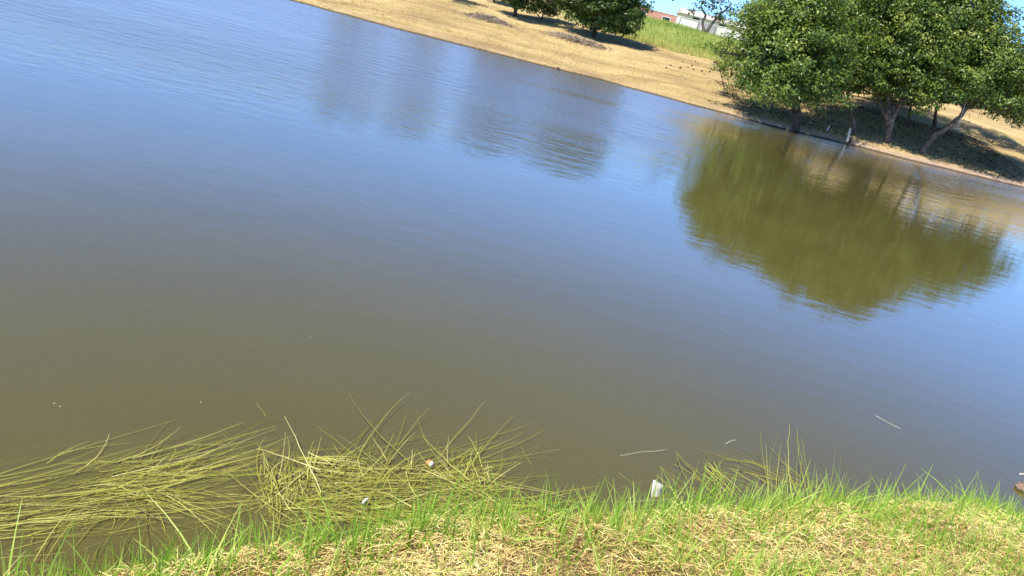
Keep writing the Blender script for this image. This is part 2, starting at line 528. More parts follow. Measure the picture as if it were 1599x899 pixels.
# --- the grove at the right, standing close to the water
A = gz(1243, 204); B_ = gz(1334, 208); C_ = gz(1384, 223); D_ = gz(1438, 238)
print("bases", A, B_, C_, D_)
yA, yB, yC, yD = A[1], B_[1], C_[1], D_[1]
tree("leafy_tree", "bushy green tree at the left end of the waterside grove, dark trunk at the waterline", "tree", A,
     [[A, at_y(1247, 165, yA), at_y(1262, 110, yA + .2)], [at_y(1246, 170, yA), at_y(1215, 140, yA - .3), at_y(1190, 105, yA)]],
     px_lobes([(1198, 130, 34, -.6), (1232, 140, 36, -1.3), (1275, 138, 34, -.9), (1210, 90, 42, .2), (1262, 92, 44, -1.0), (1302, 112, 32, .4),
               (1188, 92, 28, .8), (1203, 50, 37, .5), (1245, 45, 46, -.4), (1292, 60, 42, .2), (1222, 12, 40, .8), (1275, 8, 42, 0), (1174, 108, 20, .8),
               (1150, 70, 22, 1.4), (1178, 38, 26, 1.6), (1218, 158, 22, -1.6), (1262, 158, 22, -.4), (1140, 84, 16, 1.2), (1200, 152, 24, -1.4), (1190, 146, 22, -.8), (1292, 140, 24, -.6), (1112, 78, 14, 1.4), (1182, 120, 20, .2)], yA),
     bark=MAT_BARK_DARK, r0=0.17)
tree("slim_tree", "slim tree with a thin pale curved trunk behind the leaning white post", "tree", B_,
     [[B_, at_y(1331, 180, yB), at_y(1324, 150, yB), at_y(1330, 90, yB)]],
     px_lobes([(1330, 128, 28, -.2), (1352, 118, 26, .6), (1310, 112, 26, .4), (1335, 90, 34, -.3), (1320, 50, 40, .6), (1360, 70, 36, .4),
               (1340, 15, 42, .3), (1345, 140, 14, 0), (1322, 145, 13, -.3), (1380, 30, 38, .9), (1335, 102, 24, -1.3), (1328, 64, 24, -1.2), (1345, 126, 18, -1.1), (1318, 28, 24, -.9), (1338, 88, 28, -2.0), (1330, 45, 30, -1.8), (1338, 6, 30, -1.4), (1352, 112, 20, -1.8)], yB), r0=0.105)
tree("multi_stemmed_tree", "large tree with several dark stems forking from a pale flaking base, middle of the grove", "tree", C_,
     [[C_, at_y(1392, 190, yC), at_y(1410, 155, yC), at_y(1425, 100, yC)], [at_y(1391, 193, yC), at_y(1387, 160, yC + .5), at_y(1385, 110, yC + .9)],
      [at_y(1391, 193, yC), at_y(1373, 158, yC + .9), at_y(1366, 110, yC + 1.2)]],
     px_lobes([(1395, 128, 30, -.8), (1428, 150, 30, -1.2), (1420, 112, 38, -1.0), (1385, 85, 40, -.4), (1440, 75, 44, -.6), (1405, 40, 46, .2),
               (1450, 25, 46, .2), (1420, -4, 44, .6), (1375, 5, 40, .8), (1370, 130, 18, .4), (1445, 172, 18, -1.3), (1382, 148, 16, -.4),
               (1465, 110, 34, -.4), (1480, 60, 40, .4)], yC), r0=0.17)
tree("leaning_tree", "tree with a long bare trunk leaning far to the right, a rope hanging beside it", "tree", D_,
     [[D_, at_y(1455, 215, yD), at_y(1485, 195, yD - .2), at_y(1512, 168, yD - .2), at_y(1540, 120, yD)]],
     px_lobes([(1478, 140, 30, -.4), (1510, 140, 34, -.9), (1548, 150, 36, -.8), (1585, 165, 30, -.4), (1600, 185, 20, -.2), (1530, 105, 42, -.6), (1578, 115, 42, -.2),
               (1618, 140, 40, .2), (1505, 70, 42, .4), (1550, 75, 36, 0), (1590, 85, 30, .5), (1515, 25, 40, .6), (1545, 35, 32, .8), (1480, 15, 38, .8), (1640, 175, 34, .4),
               (1625, 110, 30, .6), (1660, 150, 30, .8), (1490, -8, 34, .9), (1535, 0, 26, 1.0)], yD), leaf=leaf_mat("light_leaf", [(0.0, (0.05, 0.095, 0.018)), (0.45, (0.155, 0.235, 0.038)), (0.8, (0.26, 0.33, 0.065)), (1.0, (0.38, 0.40, 0.11))]), r0=0.18)
E_ = gz(1418, 200)
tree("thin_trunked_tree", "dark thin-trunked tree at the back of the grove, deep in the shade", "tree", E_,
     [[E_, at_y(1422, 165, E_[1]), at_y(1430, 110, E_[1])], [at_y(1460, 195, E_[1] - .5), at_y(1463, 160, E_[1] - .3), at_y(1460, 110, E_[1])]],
     px_lobes([(1400, 100, 36, 0), (1450, 100, 38, .2), (1420, 60, 40, .4), (1470, 70, 40, .5), (1440, 20, 40, .6), (1490, 110, 32, .2), (1515, 90, 36, .6), (1360, 90, 30, .4), (1400, 122, 26, 2), (1450, 134, 26, 2), (1484, 132, 24, 3), (1525, 148, 22, 2), (1424, 126, 27, 4), (1345, 108, 20, 3), (1300, 108, 22, 3), (1252, 126, 26, 3), (1565, 160, 22, 3), (1605, 172, 22, 3), (1640, 180, 24, 2), (1470, 110, 28, 6), (1530, 125, 28, 6), (1400, 100, 28, 6), (1580, 140, 28, 5), (1398, 146, 20, 4), (1430, 158, 21, 5), (1410, 150, 20, 7), (1475, 152, 18, 5), (1200, 148, 22, 4), (1250, 154, 22, 4), (1282, 140, 18, 5), (1225, 140, 24, 6), (1540, 166, 20, 5), (1582, 180, 19, 5), (1625, 192, 22, 4)], E_[1]),  # rear and low lobes added to shade the bank and fill the reflection
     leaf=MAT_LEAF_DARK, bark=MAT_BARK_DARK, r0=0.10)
S_ = gz(1132, 151)
tree("sapling", "small twin-stemmed sapling on the open bank left of the grove", "tree", S_,
     [[S_, at_y(1130, 135, S_[1]), at_y(1127, 122, S_[1])], [S_ + np.array([.1, 0, 0]), at_y(1136, 135, S_[1]), at_y(1142, 120, S_[1])]],
     px_lobes([(1128, 112, 14, 0), (1140, 108, 14, .2), (1132, 98, 15, .1), (1120, 106, 10, -.1), (1146, 96, 13, .3)], S_[1]), r0=0.035, limb=0.018, density=260, size=0.13)

# --- the row of round trees on the slope
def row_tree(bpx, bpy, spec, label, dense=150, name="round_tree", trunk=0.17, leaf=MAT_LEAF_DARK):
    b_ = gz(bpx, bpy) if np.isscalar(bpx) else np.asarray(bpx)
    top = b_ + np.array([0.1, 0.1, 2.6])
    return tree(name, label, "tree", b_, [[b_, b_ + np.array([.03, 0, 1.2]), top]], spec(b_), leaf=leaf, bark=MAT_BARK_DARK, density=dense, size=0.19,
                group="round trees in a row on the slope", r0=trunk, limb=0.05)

def dome(b_, w, zlo, zhi, seed, n=26):
    """A rounded crown of lobes over a base, half width w, from zlo to zhi above the ground."""
    r_ = np.random.default_rng(seed); L = []
    mid, hz_ = (zlo + zhi) / 2, (zhi - zlo) / 2
    for i in range(n):
        z = r_.uniform(-1, 1); a = r_.uniform(0, 2 * math.pi)
        rad = w * r_.uniform(0.24, 0.34)
        hr = (w - rad) * (1 - abs(z) ** (2.0 if z > 0 else 4.0)) ** 0.5 * r_.uniform(0.65, 1.0)
        L.append((b_ + np.array([math.cos(a) * hr, math.sin(a) * hr, mid + z * (hz_ - rad * .8)]), rad))
    L.append((b_ + np.array([0, 0, mid]), w * 0.45))
    return L

t2 = gz(926, 58)
print("t2", t2)
t = row_tree(t2, 0, lambda b: dome(b + np.array([.1, 0, 0]), 4.3, -0.1, 6.2, 2, 80), "round dense dark tree on the slope between a brush pile and the tall grass")
t1 = gz(803, 26)
t = row_tree(t1, 0, lambda b: dome(b + np.array([.1, 0, 0]), 3.1, 0.25, 5.6, 5, 50), "round green tree with a bare straight trunk, second from the right in the slope row")
t15 = gz(846, 31)
t = row_tree(t15, 0, lambda b: dome(b + np.array([.3, .5, 0]), 2.3, -0.05, 4.8, 8, 36), "narrow young tree squeezed between two larger round trees on the slope", trunk=0.06)
t0 = gz(768, 6)
t = row_tree(t0 + np.array([0, 1.5, .1]), 0, lambda b: dome(b, 2.2, 0.1, 4.8, 9, 24), "low-branched tree cut by the top edge of the photo, left of the bare straight trunk", trunk=0.08)
for k, (dx, dy, w_, zt, sd_, lab) in enumerate([
        (-7.2, 0.4, 3.3, 5.8, 21, "tree above the top edge, only its shadow on the tan slope and its reflection show"),
        (-12.6, -1.0, 3.2, 6.2, 22, "tree above the top edge, mirrored in the choppy water left of the tan slope"),
        ]):
    q = on_ground(t1 + np.array([dx, dy, 0]))
    row_tree(q, 0, lambda b: dome(b, w_, 0.8, zt, sd_, 24), lab, dense=60)

# ------------------------------------------------------------------ hill top: walls, house, twisted tree
MAT_WHITE = rough_mat("white_render", [(0.3, (0.76, 0.71, 0.62)), (0.7, (0.86, 0.83, 0.76))], 1.2, 0.85, 0.1)
MAT_CREAM = rough_mat("cream_render", [(0.3, (0.66, 0.58, 0.42)), (0.7, (0.76, 0.70, 0.54))], 1.2, 0.85, 0.1)
MAT_TILE = rough_mat("roof_tile", [(0.3, (0.26, 0.13, 0.09)), (0.7, (0.44, 0.24, 0.17))], 3.0, 0.8, 0.4)
MAT_BRICK = rough_mat("brick_wall", [(0.3, (0.70, 0.49, 0.36)), (0.7, (0.80, 0.61, 0.47))], 6.0, 0.9, 0.3)
MAT_GATE = rough_mat("grey_sheet_metal", [(0.3, (0.36, 0.32, 0.34)), (0.7, (0.46, 0.42, 0.44))], 2.0, 0.6, 0.05)
MAT_DARK = rough_mat("dark_glass", [(0.3, (0.02, 0.025, 0.03)), (0.7, (0.04, 0.045, 0.05))], 2.0, 0.2, 0)
MAT_METAL = rough_mat("dull_metal", [(0.3, (0.18, 0.18, 0.18)), (0.7, (0.30, 0.30, 0.30))], 9.0, 0.5, 0.05)

def rotz(a): return np.array([[math.cos(a), -math.sin(a), 0], [math.sin(a), math.cos(a), 0], [0, 0, 1]])
yw = 112.0
wl, wr = at_y(1056, 32, yw), at_y(1175, 62, yw)
zb = wl[2]
gzl = height(np.array([wl[0]]), np.array([yw]))[0]
print("wall", wl, wr, "ground", gzl)
root = tag(empty("boundary_wall", (wl[0], yw, gzl)), "long white boundary wall on the hilltop behind the tall green grass", "wall")
g = Geo(); L = wr[0] - wl[0] + 14
zt = at_y(1062, 26.5, yw)[2]
g.box((L / 2, 0, (zt - gzl) / 2 - .3), (L, 0.2, zt - gzl + .6)); g.build("wall", MAT_WHITE, root)
g = Geo(); g.box((L / 2, 0, zt - gzl + .05), (L + .1, 0.3, 0.1)); g.build("coping", MAT_CREAM, root)
for i in range(7):
    g = Geo(); g.box((0.3 + i * 3.2, -0.16, (zt - gzl) / 2 - .3), (0.28, 0.12, zt - gzl + .55)); g.build("pillar", MAT_WHITE, root)
gp = at_y(1104, 40, yw)
gt = tag(empty("metal_gate", (gp[0], yw - .18, gzl)), "dull mauve-grey sheet metal gate set in the white boundary wall", "gate")
g = Geo(); g.box((0, 0, (zt - gzl) / 2 - .15), (2.4, 0.06, zt - gzl)); g.build("gate_panel", MAT_GATE, gt)
for s in (-1, 1):
    g = Geo(); g.box((s * 1.22, -.01, (zt - gzl) / 2 - .1), (0.08, 0.1, zt - gzl + .1)); g.build("gate_post", MAT_METAL, gt)

def house(name, label, cx, y, z0, w, d, wall_h, roof_h, mat, rot=0.0, nwin=2, tile=MAT_TILE):
    root = tag(empty(name, (cx, y, z0)), label, "house"); root.rotation_euler[2] = rot
    g = Geo(); g.box((0, 0, wall_h / 2 - .5), (w, d, wall_h + 1)); g.build("wall", mat, root)
    e = 0.4
    g = Geo()
    V = [(-w / 2 - e, -d / 2 - e, wall_h - .12), (w / 2 + e, -d / 2 - e, wall_h - .12), (w / 2 + e, d / 2 + e, wall_h - .12), (-w / 2 - e, d / 2 + e, wall_h - .12),
         (-w / 2 - e, 0, wall_h + roof_h), (w / 2 + e, 0, wall_h + roof_h)]
    g.add(V, [(0, 1, 5, 4), (2, 3, 4, 5), (1, 2, 5), (3, 0, 4), (3, 2, 1, 0)])
    rf = g.build("roof", tile, root)
    g = Geo(); g.tube([(-w / 2 - e, 0, wall_h + roof_h + .02), (w / 2 + e, 0, wall_h + roof_h + .02)], 0.1, 6); g.build("ridge_tiles", tile, rf)
    for i in range(nwin):
        x = (i + 0.5) / nwin * w - w / 2
        g = Geo()
        for a, c in (((1.2, .08, .08), (0, 0, .5)), ((1.2, .08, .08), (0, 0, -.5)), ((.08, .08, .92), (-.56, 0, 0)), ((.08, .08, .92), (.56, 0, 0))):
            g.box((x + c[0], -d / 2 - .03, wall_h * .6 + c[2]), a)
        wf = g.build("window", MAT_WHITE, root)
        g = Geo(); g.box((x, -d / 2 - .01, wall_h * .6), (1.04, .04, .92)); g.build("pane", MAT_DARK, wf)
    return root
hy = 119.0
hp = at_y(1018, 30, hy); hg = height(np.array([hp[0]]), np.array([hy]))[0]
htop = at_y(1022, 17.5, hy)[2]
house("brick_house", "low brick house with a dark red tiled roof beside the white boundary wall", hp[0] - 1.5, hy, hg, 10.5, 6, htop - hg - 1.15, 1.1, MAT_BRICK, rot=R(-6), nwin=3)
h2 = at_y(1098, 30, 126); hg2 = height(np.array([h2[0]]), np.array([126.]))[0]
house("cream_house", "cream house with a low pale roof rising just behind the white boundary wall", h2[0] + 2.5, 126, hg2, 12, 7, at_y(1075, 22, 126)[2] - hg2 - .2, 0.7, MAT_CREAM, nwin=3,
      tile=rough_mat("pale_roof", [(0.3, (0.45, 0.40, 0.36)), (0.7, (0.60, 0.55, 0.50))], 3, 0.8, 0.2))
# antenna mast and cable
ap = at_y(1081, 24, 124); az_ = height(np.array([ap[0]]), np.array([124.]))[0]
atop = at_y(1085, 5, 124)[2]
an = tag(empty("antenna_mast", (ap[0], 124, az_)), "thin grey aerial mast standing against the sky behind the white wall", "aerial")
g = Geo(); g.tube([(0, 0, 0), (0, 0, (atop - az_) * .5), (0, 0, atop - az_)], [.06, .05, .03], 6); g.build("mast", MAT_METAL, an)
g = Geo()
for i in range(6): g.tube([(-.5 + .04 * i, 0, atop - az_ - .1 - .16 * i), (.5 - .04 * i, 0, atop - az_ - .1 - .16 * i)], .015, 4)
g.build("crossbars", MAT_METAL, an)
c0 = at_y(960, -16, 119); c1 = np.array([ap[0], 124, atop]); c1[2] -= .05
P = bend(c0, c1, 15, -0.012, 0); mid = P[10]
g = Geo(); g.tube(P, 0.018, 5)
cb = tag(empty("overhead_cable", c0), "thin overhead cable crossing the patch of sky left of the aerial mast", "cable")
g.v = [tuple(np.array(v) - c0) for v in g.v]; g.build("cable", MAT_DARK, cb)
g = Geo(); 
for a in range(1):
    g.tube([mid - c0 + np.array([0, 0, dz]) for dz in (-.14, -.10, 0, .10, .14)], [.03, .11, .15, .11, .03], 8)
g.build("marker", MAT_DARK, cb, smooth=True)
# twisted tree by the wall
X_ = gz(1098, 52); yX = X_[1]
print("twisted", X_)
tree("twisted_tree", "sparse tree with two crooked bare trunks in front of the white boundary wall", "tree", X_,
     [[X_, at_y(1097, 36, yX), at_y(1102, 24, yX), at_y(1094, 10, yX)], [at_y(1103, 50, yX), at_y(1113, 36, yX), at_y(1128, 20, yX), at_y(1142, 8, yX)]],
     px_lobes([(1094, 12, 9, 0), (1100, 2, 11, .4), (1110, 14, 8, -.3), (1122, 10, 9, .5), (1128, 28, 8, 0), (1118, 30, 8, .3), (1136, 2, 10, .6), (1145, 22, 8, .2), (1112, -8, 12, 0), (1078, 20, 4, .3), (1124, 34, 7, .1)], yX),
     leaf=MAT_LEAF_GREY, bark=MAT_BARK, r0=0.20, limb=0.06, density=60, size=0.26, sparse=.8)

# ------------------------------------------------------------------ vegetation sheets on the far bank
def blades(bx, by, bz, hgt, width, lean, k=4, lean_dir=None, curl=0.5):
    n = len(bx)
    a = rng.uniform(0, 2 * math.pi, n) if lean_dir is None else lean_dir
    t = np.linspace(0, 1, k)[None, :, None]
    base = np.stack([bx, by, bz], axis=1)[:, None, :]
    D = np.stack([np.cos(a) * lean, np.sin(a) * lean, np.ones(n)], axis=1)
    D = unit(D)[:, None, :] * hgt[:, None, None]
    C = np.stack([np.cos(a), np.sin(a), -0.5 * np.ones(n)], axis=1)[:, None, :] * (hgt * lean * curl)[:, None, None]
    P = base + D * t + C * t ** 2
    f = rng.uniform(0, 2 * math.pi, n)
    Nn = np.stack([np.cos(f), np.sin(f), np.full(n, 0.25)], axis=1)
    return ribbons(P, width, Nn) + (k,)

# tall green grass up the slope
MAT_TALL = leaf_mat("tall_grass_blade", [(0.0, (0.19, 0.27, 0.045)), (0.5, (0.34, 0.41, 0.09)), (0.85, (0.48, 0.50, 0.16)), (1.0, (0.58, 0.52, 0.22))], 0.3, 0.6, 0.2)
n = 26000
gx_ = rng.uniform(e0[0] - 4, e1[0] + 18, n); gy_ = e0[1] + (gx_ - e0[0]) / (e1[0] - e0[0]) * (e1[1] - e0[1]) + rng.uniform(0, 1, n) ** 1.5 * 58 + 1.5 * vnoise(gx_ * .5, gx_ * 0, 9)
ok = (gy_ < 111) & (gx_ / gy_ > FIELD[0]) & (gx_ / gy_ < FIELD[1])
gx_, gy_ = gx_[ok], gy_[ok]; n = len(gx_)
gh = rng.uniform(0.25, 0.65, n) * (0.8 + 0.6 * vnoise(gx_ * .3, gy_ * .3, 12))
V, F, k = blades(gx_, gy_, height(gx_, gy_) - .03, gh, rng.uniform(.035, .07, n), rng.uniform(.1, .5, n))
tint = np.clip(0.5 + 0.7 * vnoise(gx_ * .25, gy_ * .12, 13) + rng.normal(0, .15, n), 0, 1)
tag(mesh_obj("tall_grass", V, F, MAT_TALL, tint=np.repeat(tint, 2 * k)), "tall bright green grass covering the slope below the white boundary wall", "grass", kind="stuff")

# short dry tufts over the tan bank
MAT_DRY = leaf_mat("dry_grass_blade", [(0.0, (0.36, 0.24, 0.10)), (0.5, (0.52, 0.38, 0.165)), (0.9, (0.62, 0.47, 0.23)), (1.0, (0.40, 0.36, 0.12))], 0.2, 0.8, 0.1)
n = 46000
dx_ = rng.uniform(-22, 26, n); dd = rng.uniform(0, 1, n) ** 1.3 * 24 + .1
keep = vnoise(dx_ * .7, dd * 1.5, 21) + rng.uniform(-.35, .35, n) > -.05
dx_, dd = dx_[keep], dd[keep]; n = len(dx_)
dy_ = y_far(dx_) + dd
V, F, k = blades(dx_, dy_, height(dx_, dy_) - .01, rng.uniform(.04, .13, n), rng.uniform(.02, .05, n), rng.uniform(.3, 1.5, n), 3)
tint = np.clip(0.5 + .6 * vnoise(dx_ * .4, dy_ * .4, 22) + rng.normal(0, .22, n), 0, 1)
tag(mesh_obj("dry_grass", V, F, MAT_DRY, tint=np.repeat(tint, 2 * k)), "short golden dry grass over the tan far bank", "grass", kind="stuff")

# fallen leaves beneath the grove, coloured dark and laid dense to deepen its shade
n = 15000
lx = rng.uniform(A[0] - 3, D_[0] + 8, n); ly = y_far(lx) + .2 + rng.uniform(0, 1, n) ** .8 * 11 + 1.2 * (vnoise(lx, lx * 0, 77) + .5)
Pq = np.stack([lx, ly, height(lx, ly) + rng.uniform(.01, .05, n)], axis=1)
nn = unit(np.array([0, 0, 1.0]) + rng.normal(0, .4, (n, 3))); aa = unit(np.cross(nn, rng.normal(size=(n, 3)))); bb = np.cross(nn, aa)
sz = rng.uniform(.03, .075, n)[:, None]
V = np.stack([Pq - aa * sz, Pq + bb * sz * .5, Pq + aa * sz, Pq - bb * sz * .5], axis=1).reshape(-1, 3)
MAT_SHADE_LITTER = leaf_mat("shade_fallen_leaf", [(0.0, (0.03, 0.02, 0.012)), (0.8, (0.075, 0.05, 0.03)), (1.0, (0.20, 0.14, 0.09))], 0.05, 0.8, 0.1)
tag(mesh_obj("shade_leaf_litter", V, np.arange(4 * n).reshape(-1, 4), MAT_SHADE_LITTER, tint=np.repeat(rng.uniform(0, 1, n), 4)), "brown fallen leaves, darkened and thickened to deepen the shade under the grove", "leaf litter", kind="stuff")

# grey brush piles beside the shadows of the row trees
MAT_BRUSH = leaf_mat("grey_brush", [(0.0, (0.12, 0.09, 0.065)), (0.5, (0.30, 0.24, 0.18)), (1.0, (0.46, 0.38, 0.28))], 0.05, 0.9, 0.1)
def brush(px, py, w, d_, h_, label):
    c = gz(px, py)
    n = 1500
    u = rng.normal(0, .42, (n, 2)); rr = np.clip(1 - (u ** 2).sum(1), 0, 1)
    x, y = c[0] + u[:, 0] * w, c[1] + u[:, 1] * d_
    z = height(x, y) + rr * h_ * rng.uniform(.1, 1, n)
    a = rng.uniform(0, 2 * math.pi, n); L = rng.uniform(.15, .5, n)
    D = np.stack([np.cos(a) * L, np.sin(a) * L, rng.normal(0, .12, n)], axis=1)
    P = np.stack([x, y, z], axis=1)[:, None, :] + D[:, None, :] * np.linspace(-.5, .5, 3)[None, :, None]
    V, F = ribbons(P, rng.uniform(.02, .06, n), unit(np.array([0, -.4, 1.0]) + rng.normal(0, .4, (n, 3))), [.5, 1, .4])
    o = mesh_obj("brush_pile", V, F, MAT_BRUSH, tint=np.repeat(rng.uniform(0, 1, n), 6), loc=c)
    tag(o, label, "brush pile", "grey brush piles on the slope")
brush(763, 32, 2.0, 1.5, .35, "low grey brush pile at the left edge of the bare-trunked tree's shadow")
brush(900, 65, 2.9, 1.6, .35, "wider grey brush pile spread in front of the round dark tree's shadow")

# dark clods on the bank left of the sapling
MAT_CLOD = rough_mat("dark_clod", [(0.3, (0.05, 0.03, 0.02)), (0.7, (0.14, 0.085, 0.055))], 12, 0.95, 0.5)
def lump(name, c, r, mat, squash=.7, seed=0, n=7):
    r_ = np.random.default_rng(seed); g = Geo(); V, F = [], []
    th = np.linspace(0, math.pi, n)
    for i, t_ in enumerate(th):
        for j in range(n + 1):
            ph = 2 * math.pi * j / (n + 1); q = r * (1 + r_.uniform(-.25, .25))
            V.append((q * math.sin(t_) * math.cos(ph), q * math.sin(t_) * math.sin(ph), q * squash * math.cos(t_)))
    k = n + 1
    for i in range(n - 1):
        for j in range(k): F.append((i * k + j, (i + 1) * k + j, (i + 1) * k + (j + 1) % k, i * k + (j + 1) % k))
    return mesh_obj(name, np.array(V) + np.asarray(c), F, mat, loc=c, smooth=True)
clods = [(1040, 107), (1047, 103), (1062, 107), (1074, 106), (1080, 104), (1083, 110), (1090, 101), (1096, 112), (1102, 105), (1108, 113), (1099, 117), (1066, 97), (1117, 99), (1086, 97), (871, 109)]
for i, (px, py) in enumerate(clods):
    big = (px == 1117); wet = (px == 871)
    c = gz(px, py)
    o = lump("dirt_clod", c + np.array([0, 0, .03]), .22 if big else (.14 if wet else rng.uniform(.05, .10)), MAT_CLOD, seed=i)
    if big: tag(o, "largest dark clod, on the tan bank just left of the sapling's crown", "clod")
    elif wet: tag(o, "dark clod at the water's edge far below the round dark tree", "clod")
    else: tag(o, "small dark clod among others scattered on the tan bank left of the sapling", "clod", "dark clods scattered on the tan bank")

# ------------------------------------------------------------------ waterside bits under the grove
MAT_POST = rough_mat("pale_wood", [(0.3, (0.42, 0.37, 0.30)), (0.7, (0.66, 0.61, 0.53))], 6, 0.8, 0.3)
pb = gz(1323, 221); pt = at_y(1328, 200, pb[1])
g = Geo()
g.tube([pb - [0, 0, .15], pb + (pt - pb) * .5, pb + (pt - pb) * .97, pt], [.075, .07, .065, .03], 8, .06)
tag(g.build("wooden_post", MAT_POST, loc=pb), "short leaning whitish post stuck in the bank at the grove's waterline", "post")
s_ = at_z(1325, 226, .04)
g = Geo()
g.tube([s_ + [0, 0, -.1], s_ + [.02, 0, .12], s_ + [.1, 0, .28]], [.12, .1, .04], 7, .15)
g.tube([s_ + [.02, 0, .12], s_ + [.22, -.05, .2]], [.05, .02], 5)
tag(g.build("tree_stump", MAT_BARK_DARK, loc=s_), "small dark broken stump at the foot of the whitish post", "stump")
w_ = gz(1291, 204)
g = Geo(); g.tube([w_ + [0, 0, -.02], w_ + [.03, 0, .12], w_ + [.07, 0, .3]], [.05, .055, .03], 7, .1)
tag(g.build("wooden_stake", MAT_POST, loc=w_), "tiny pale stake in the shade left of the whitish post", "stake")
w_ = at_z(1229, 204, 0.1)
g = Geo(); g.tube([w_ + [0, 0, -.2], w_ + [0, 0, .05], w_ + [-.02, 0, .2]], [.05, .05, .04], 7, .1)
tag(g.build("wooden_stake", MAT_BARK_DARK, loc=w_), "brown stake at the waterline by the dark trunk at the grove's left end", "stake")
# rope hanging from the leaning trunk
r0_ = at_y(1509, 158, yD - .5); r1_ = at_y(1495, 201, yD - .6)
sw = tag(empty("rope_swing", r1_), "thin pale rope with a short stick tied at its end, hanging beside the leaning trunk", "rope")
g = Geo(); g.tube(bend(r0_, r1_, 7, 0, .02) - r1_, .022, 5); g.build("rope", MAT_POST, sw)
g = Geo(); g.tube([(-.2, .02, -.03), (0, 0, -.02), (.2, 0, .03)], .022, 6); g.build("stick", MAT_POST, sw)

# ------------------------------------------------------------------ near bank: straw and green blades
MAT_STRAW = leaf_mat("cut_straw", [(0.0, (0.20, 0.12, 0.05)), (0.28, (0.66, 0.47, 0.18)), (0.52, (0.85, 0.68, 0.30)), (0.68, (0.92, 0.80, 0.43)), (0.76, (0.66, 0.64, 0.20)), (1.0, (0.46, 0.54, 0.11))], 0.15, 0.6, 0.25)
n = 100000
ex = rng.uniform(-2.6, 4.6, n)
ed = rng.uniform(0, 1, n) ** 1.25 * 2.0 - .03
ey = y_near(ex) - ed
ok = ey > 0.7
ex, ey, ed = ex[ok], ey[ok], ed[ok]; n = len(ex)
mound = vnoise(ex * 4, ey * 4, 31)
ez = height(ex, ey) + rng.uniform(0, 1, n) ** 1.6 * (.05 + .03 * mound)
a = rng.uniform(0, 2 * math.pi, n); a = np.where(rng.uniform(size=n) < .45, rng.normal(.12, .45, n) + 2.2 * vnoise(ex * 1.3, ey * 1.3, 32), a)
L = rng.uniform(.018, .085, n) * (1 + (rng.uniform(size=n) < .04) * 1.3)
pit = rng.normal(.04, .17, n)
D = np.stack([np.cos(a) * np.cos(pit), np.sin(a) * np.cos(pit), np.sin(pit)], axis=1) * L[:, None]
t = np.linspace(-.5, .5, 4)[None, :, None]
bow = rng.normal(0, .16, (n, 1)) * L[:, None]
sidev = np.stack([-np.sin(a), np.cos(a), rng.normal(0, .5, n)], axis=1)
P = np.stack([ex, ey, ez], axis=1)[:, None, :] + D[:, None, :] * t + (sidev * bow)[:, None, :] * (1 - 4 * t ** 2)
V, F = ribbons(P, rng.uniform(.0015, .0040, n), unit(np.array([0, -.2, 1.0]) + rng.normal(0, .55, (n, 3))), [.8, 1, .9, .4])
tint = np.clip(.5 + .6 * vnoise(ex * 2.2, ey * 2.2, 33) + rng.normal(0, .25, n), 0, 1)
tag(mesh_obj("straw", V, F, MAT_STRAW, tint=np.repeat(tint, 8)), "matted cut straw and dead grass covering the near bank", "straw", kind="stuff")

MAT_BLADE = leaf_mat("green_blade", [(0.0, (0.18, 0.33, 0.04)), (0.40, (0.38, 0.58, 0.08)), (0.75, (0.60, 0.68, 0.17)), (1.0, (0.74, 0.66, 0.28))], 0.42, 0.45, 0.35)
def green(n, d_fn, hlo, hhi, wlo, whi, seed):
    x = rng.uniform(-2.6, 4.6, n)
    d_ = d_fn(n)
    y = y_near(x) - d_
    # tufts: pull blades towards tuft centres
    tx, ty = np.round(x / .11) * .11, np.round(y / .11) * .11
    tx = tx + .09 * (hash2(tx * 100, ty * 100, seed) - .5); ty = ty + .09 * (hash2(tx * 100, ty * 100, seed + 1) - .5)
    pull = rng.uniform(.0, .95, n)
    x, y = x + (tx - x) * pull, y + (ty - y) * pull
    dens = vnoise(x * 1.7, y * 1.7, seed) + .5 * vnoise(x * 5, y * 5, seed + 2)
    ok = (dens + rng.uniform(-.3, .3, n) > -.10) & (y > .7) & ((x > -.5) | (rng.uniform(size=n) < .55))
    x, y = x[ok], y[ok]; m_ = len(x)
    hgt = rng.uniform(hlo, hhi, m_) * (1 + .5 * vnoise(x * 2, y * 2, seed + 3))
    lean = np.abs(rng.normal(.0, .34, m_))
    V, F, k = blades(x, y, height(x, y) - .01, hgt, rng.uniform(wlo, whi, m_), lean, 5, None, .6)
    tint = np.clip(.45 + .4 * vnoise(x * 3, y * 3, seed + 5) + rng.normal(0, .2, m_), 0, 1)
    return V, F, np.repeat(tint, 2 * k)
parts = [green(1900, lambda n: np.abs(rng.normal(.0, .22, n)) - .03, .14, .30, .006, .011, 81),
         green(1800, lambda n: rng.uniform(0, 1, n) * 1.3, .10, .22, .005, .010, 85),
         green(5000, lambda n: np.abs(rng.normal(.0, .13, n)) - .03, .07, .20, .0045, .0095, 41),
         green(4500, lambda n: np.abs(rng.normal(.0, .12, n)) - .03, .05, .16, .004, .009, 45),
         green(22000, lambda n: rng.uniform(0, 1, n) ** .9 * 1.5, .04, .15, .0035, .0085, 51),
         green(44000, lambda n: rng.uniform(0, 1, n) * 1.5, .02, .07, .002, .005, 61)]
off, Vs, Fs, Ts = 0, [], [], []
for V, F, T in parts:
    Vs.append(V); Fs.append(F + off); Ts.append(T); off += len(V)
tag(mesh_obj("bank_grass", np.concatenate(Vs), np.concatenate(Fs), MAT_BLADE, tint=np.concatenate(Ts)), "fresh green grass blades fringing the near bank", "grass", kind="stuff")

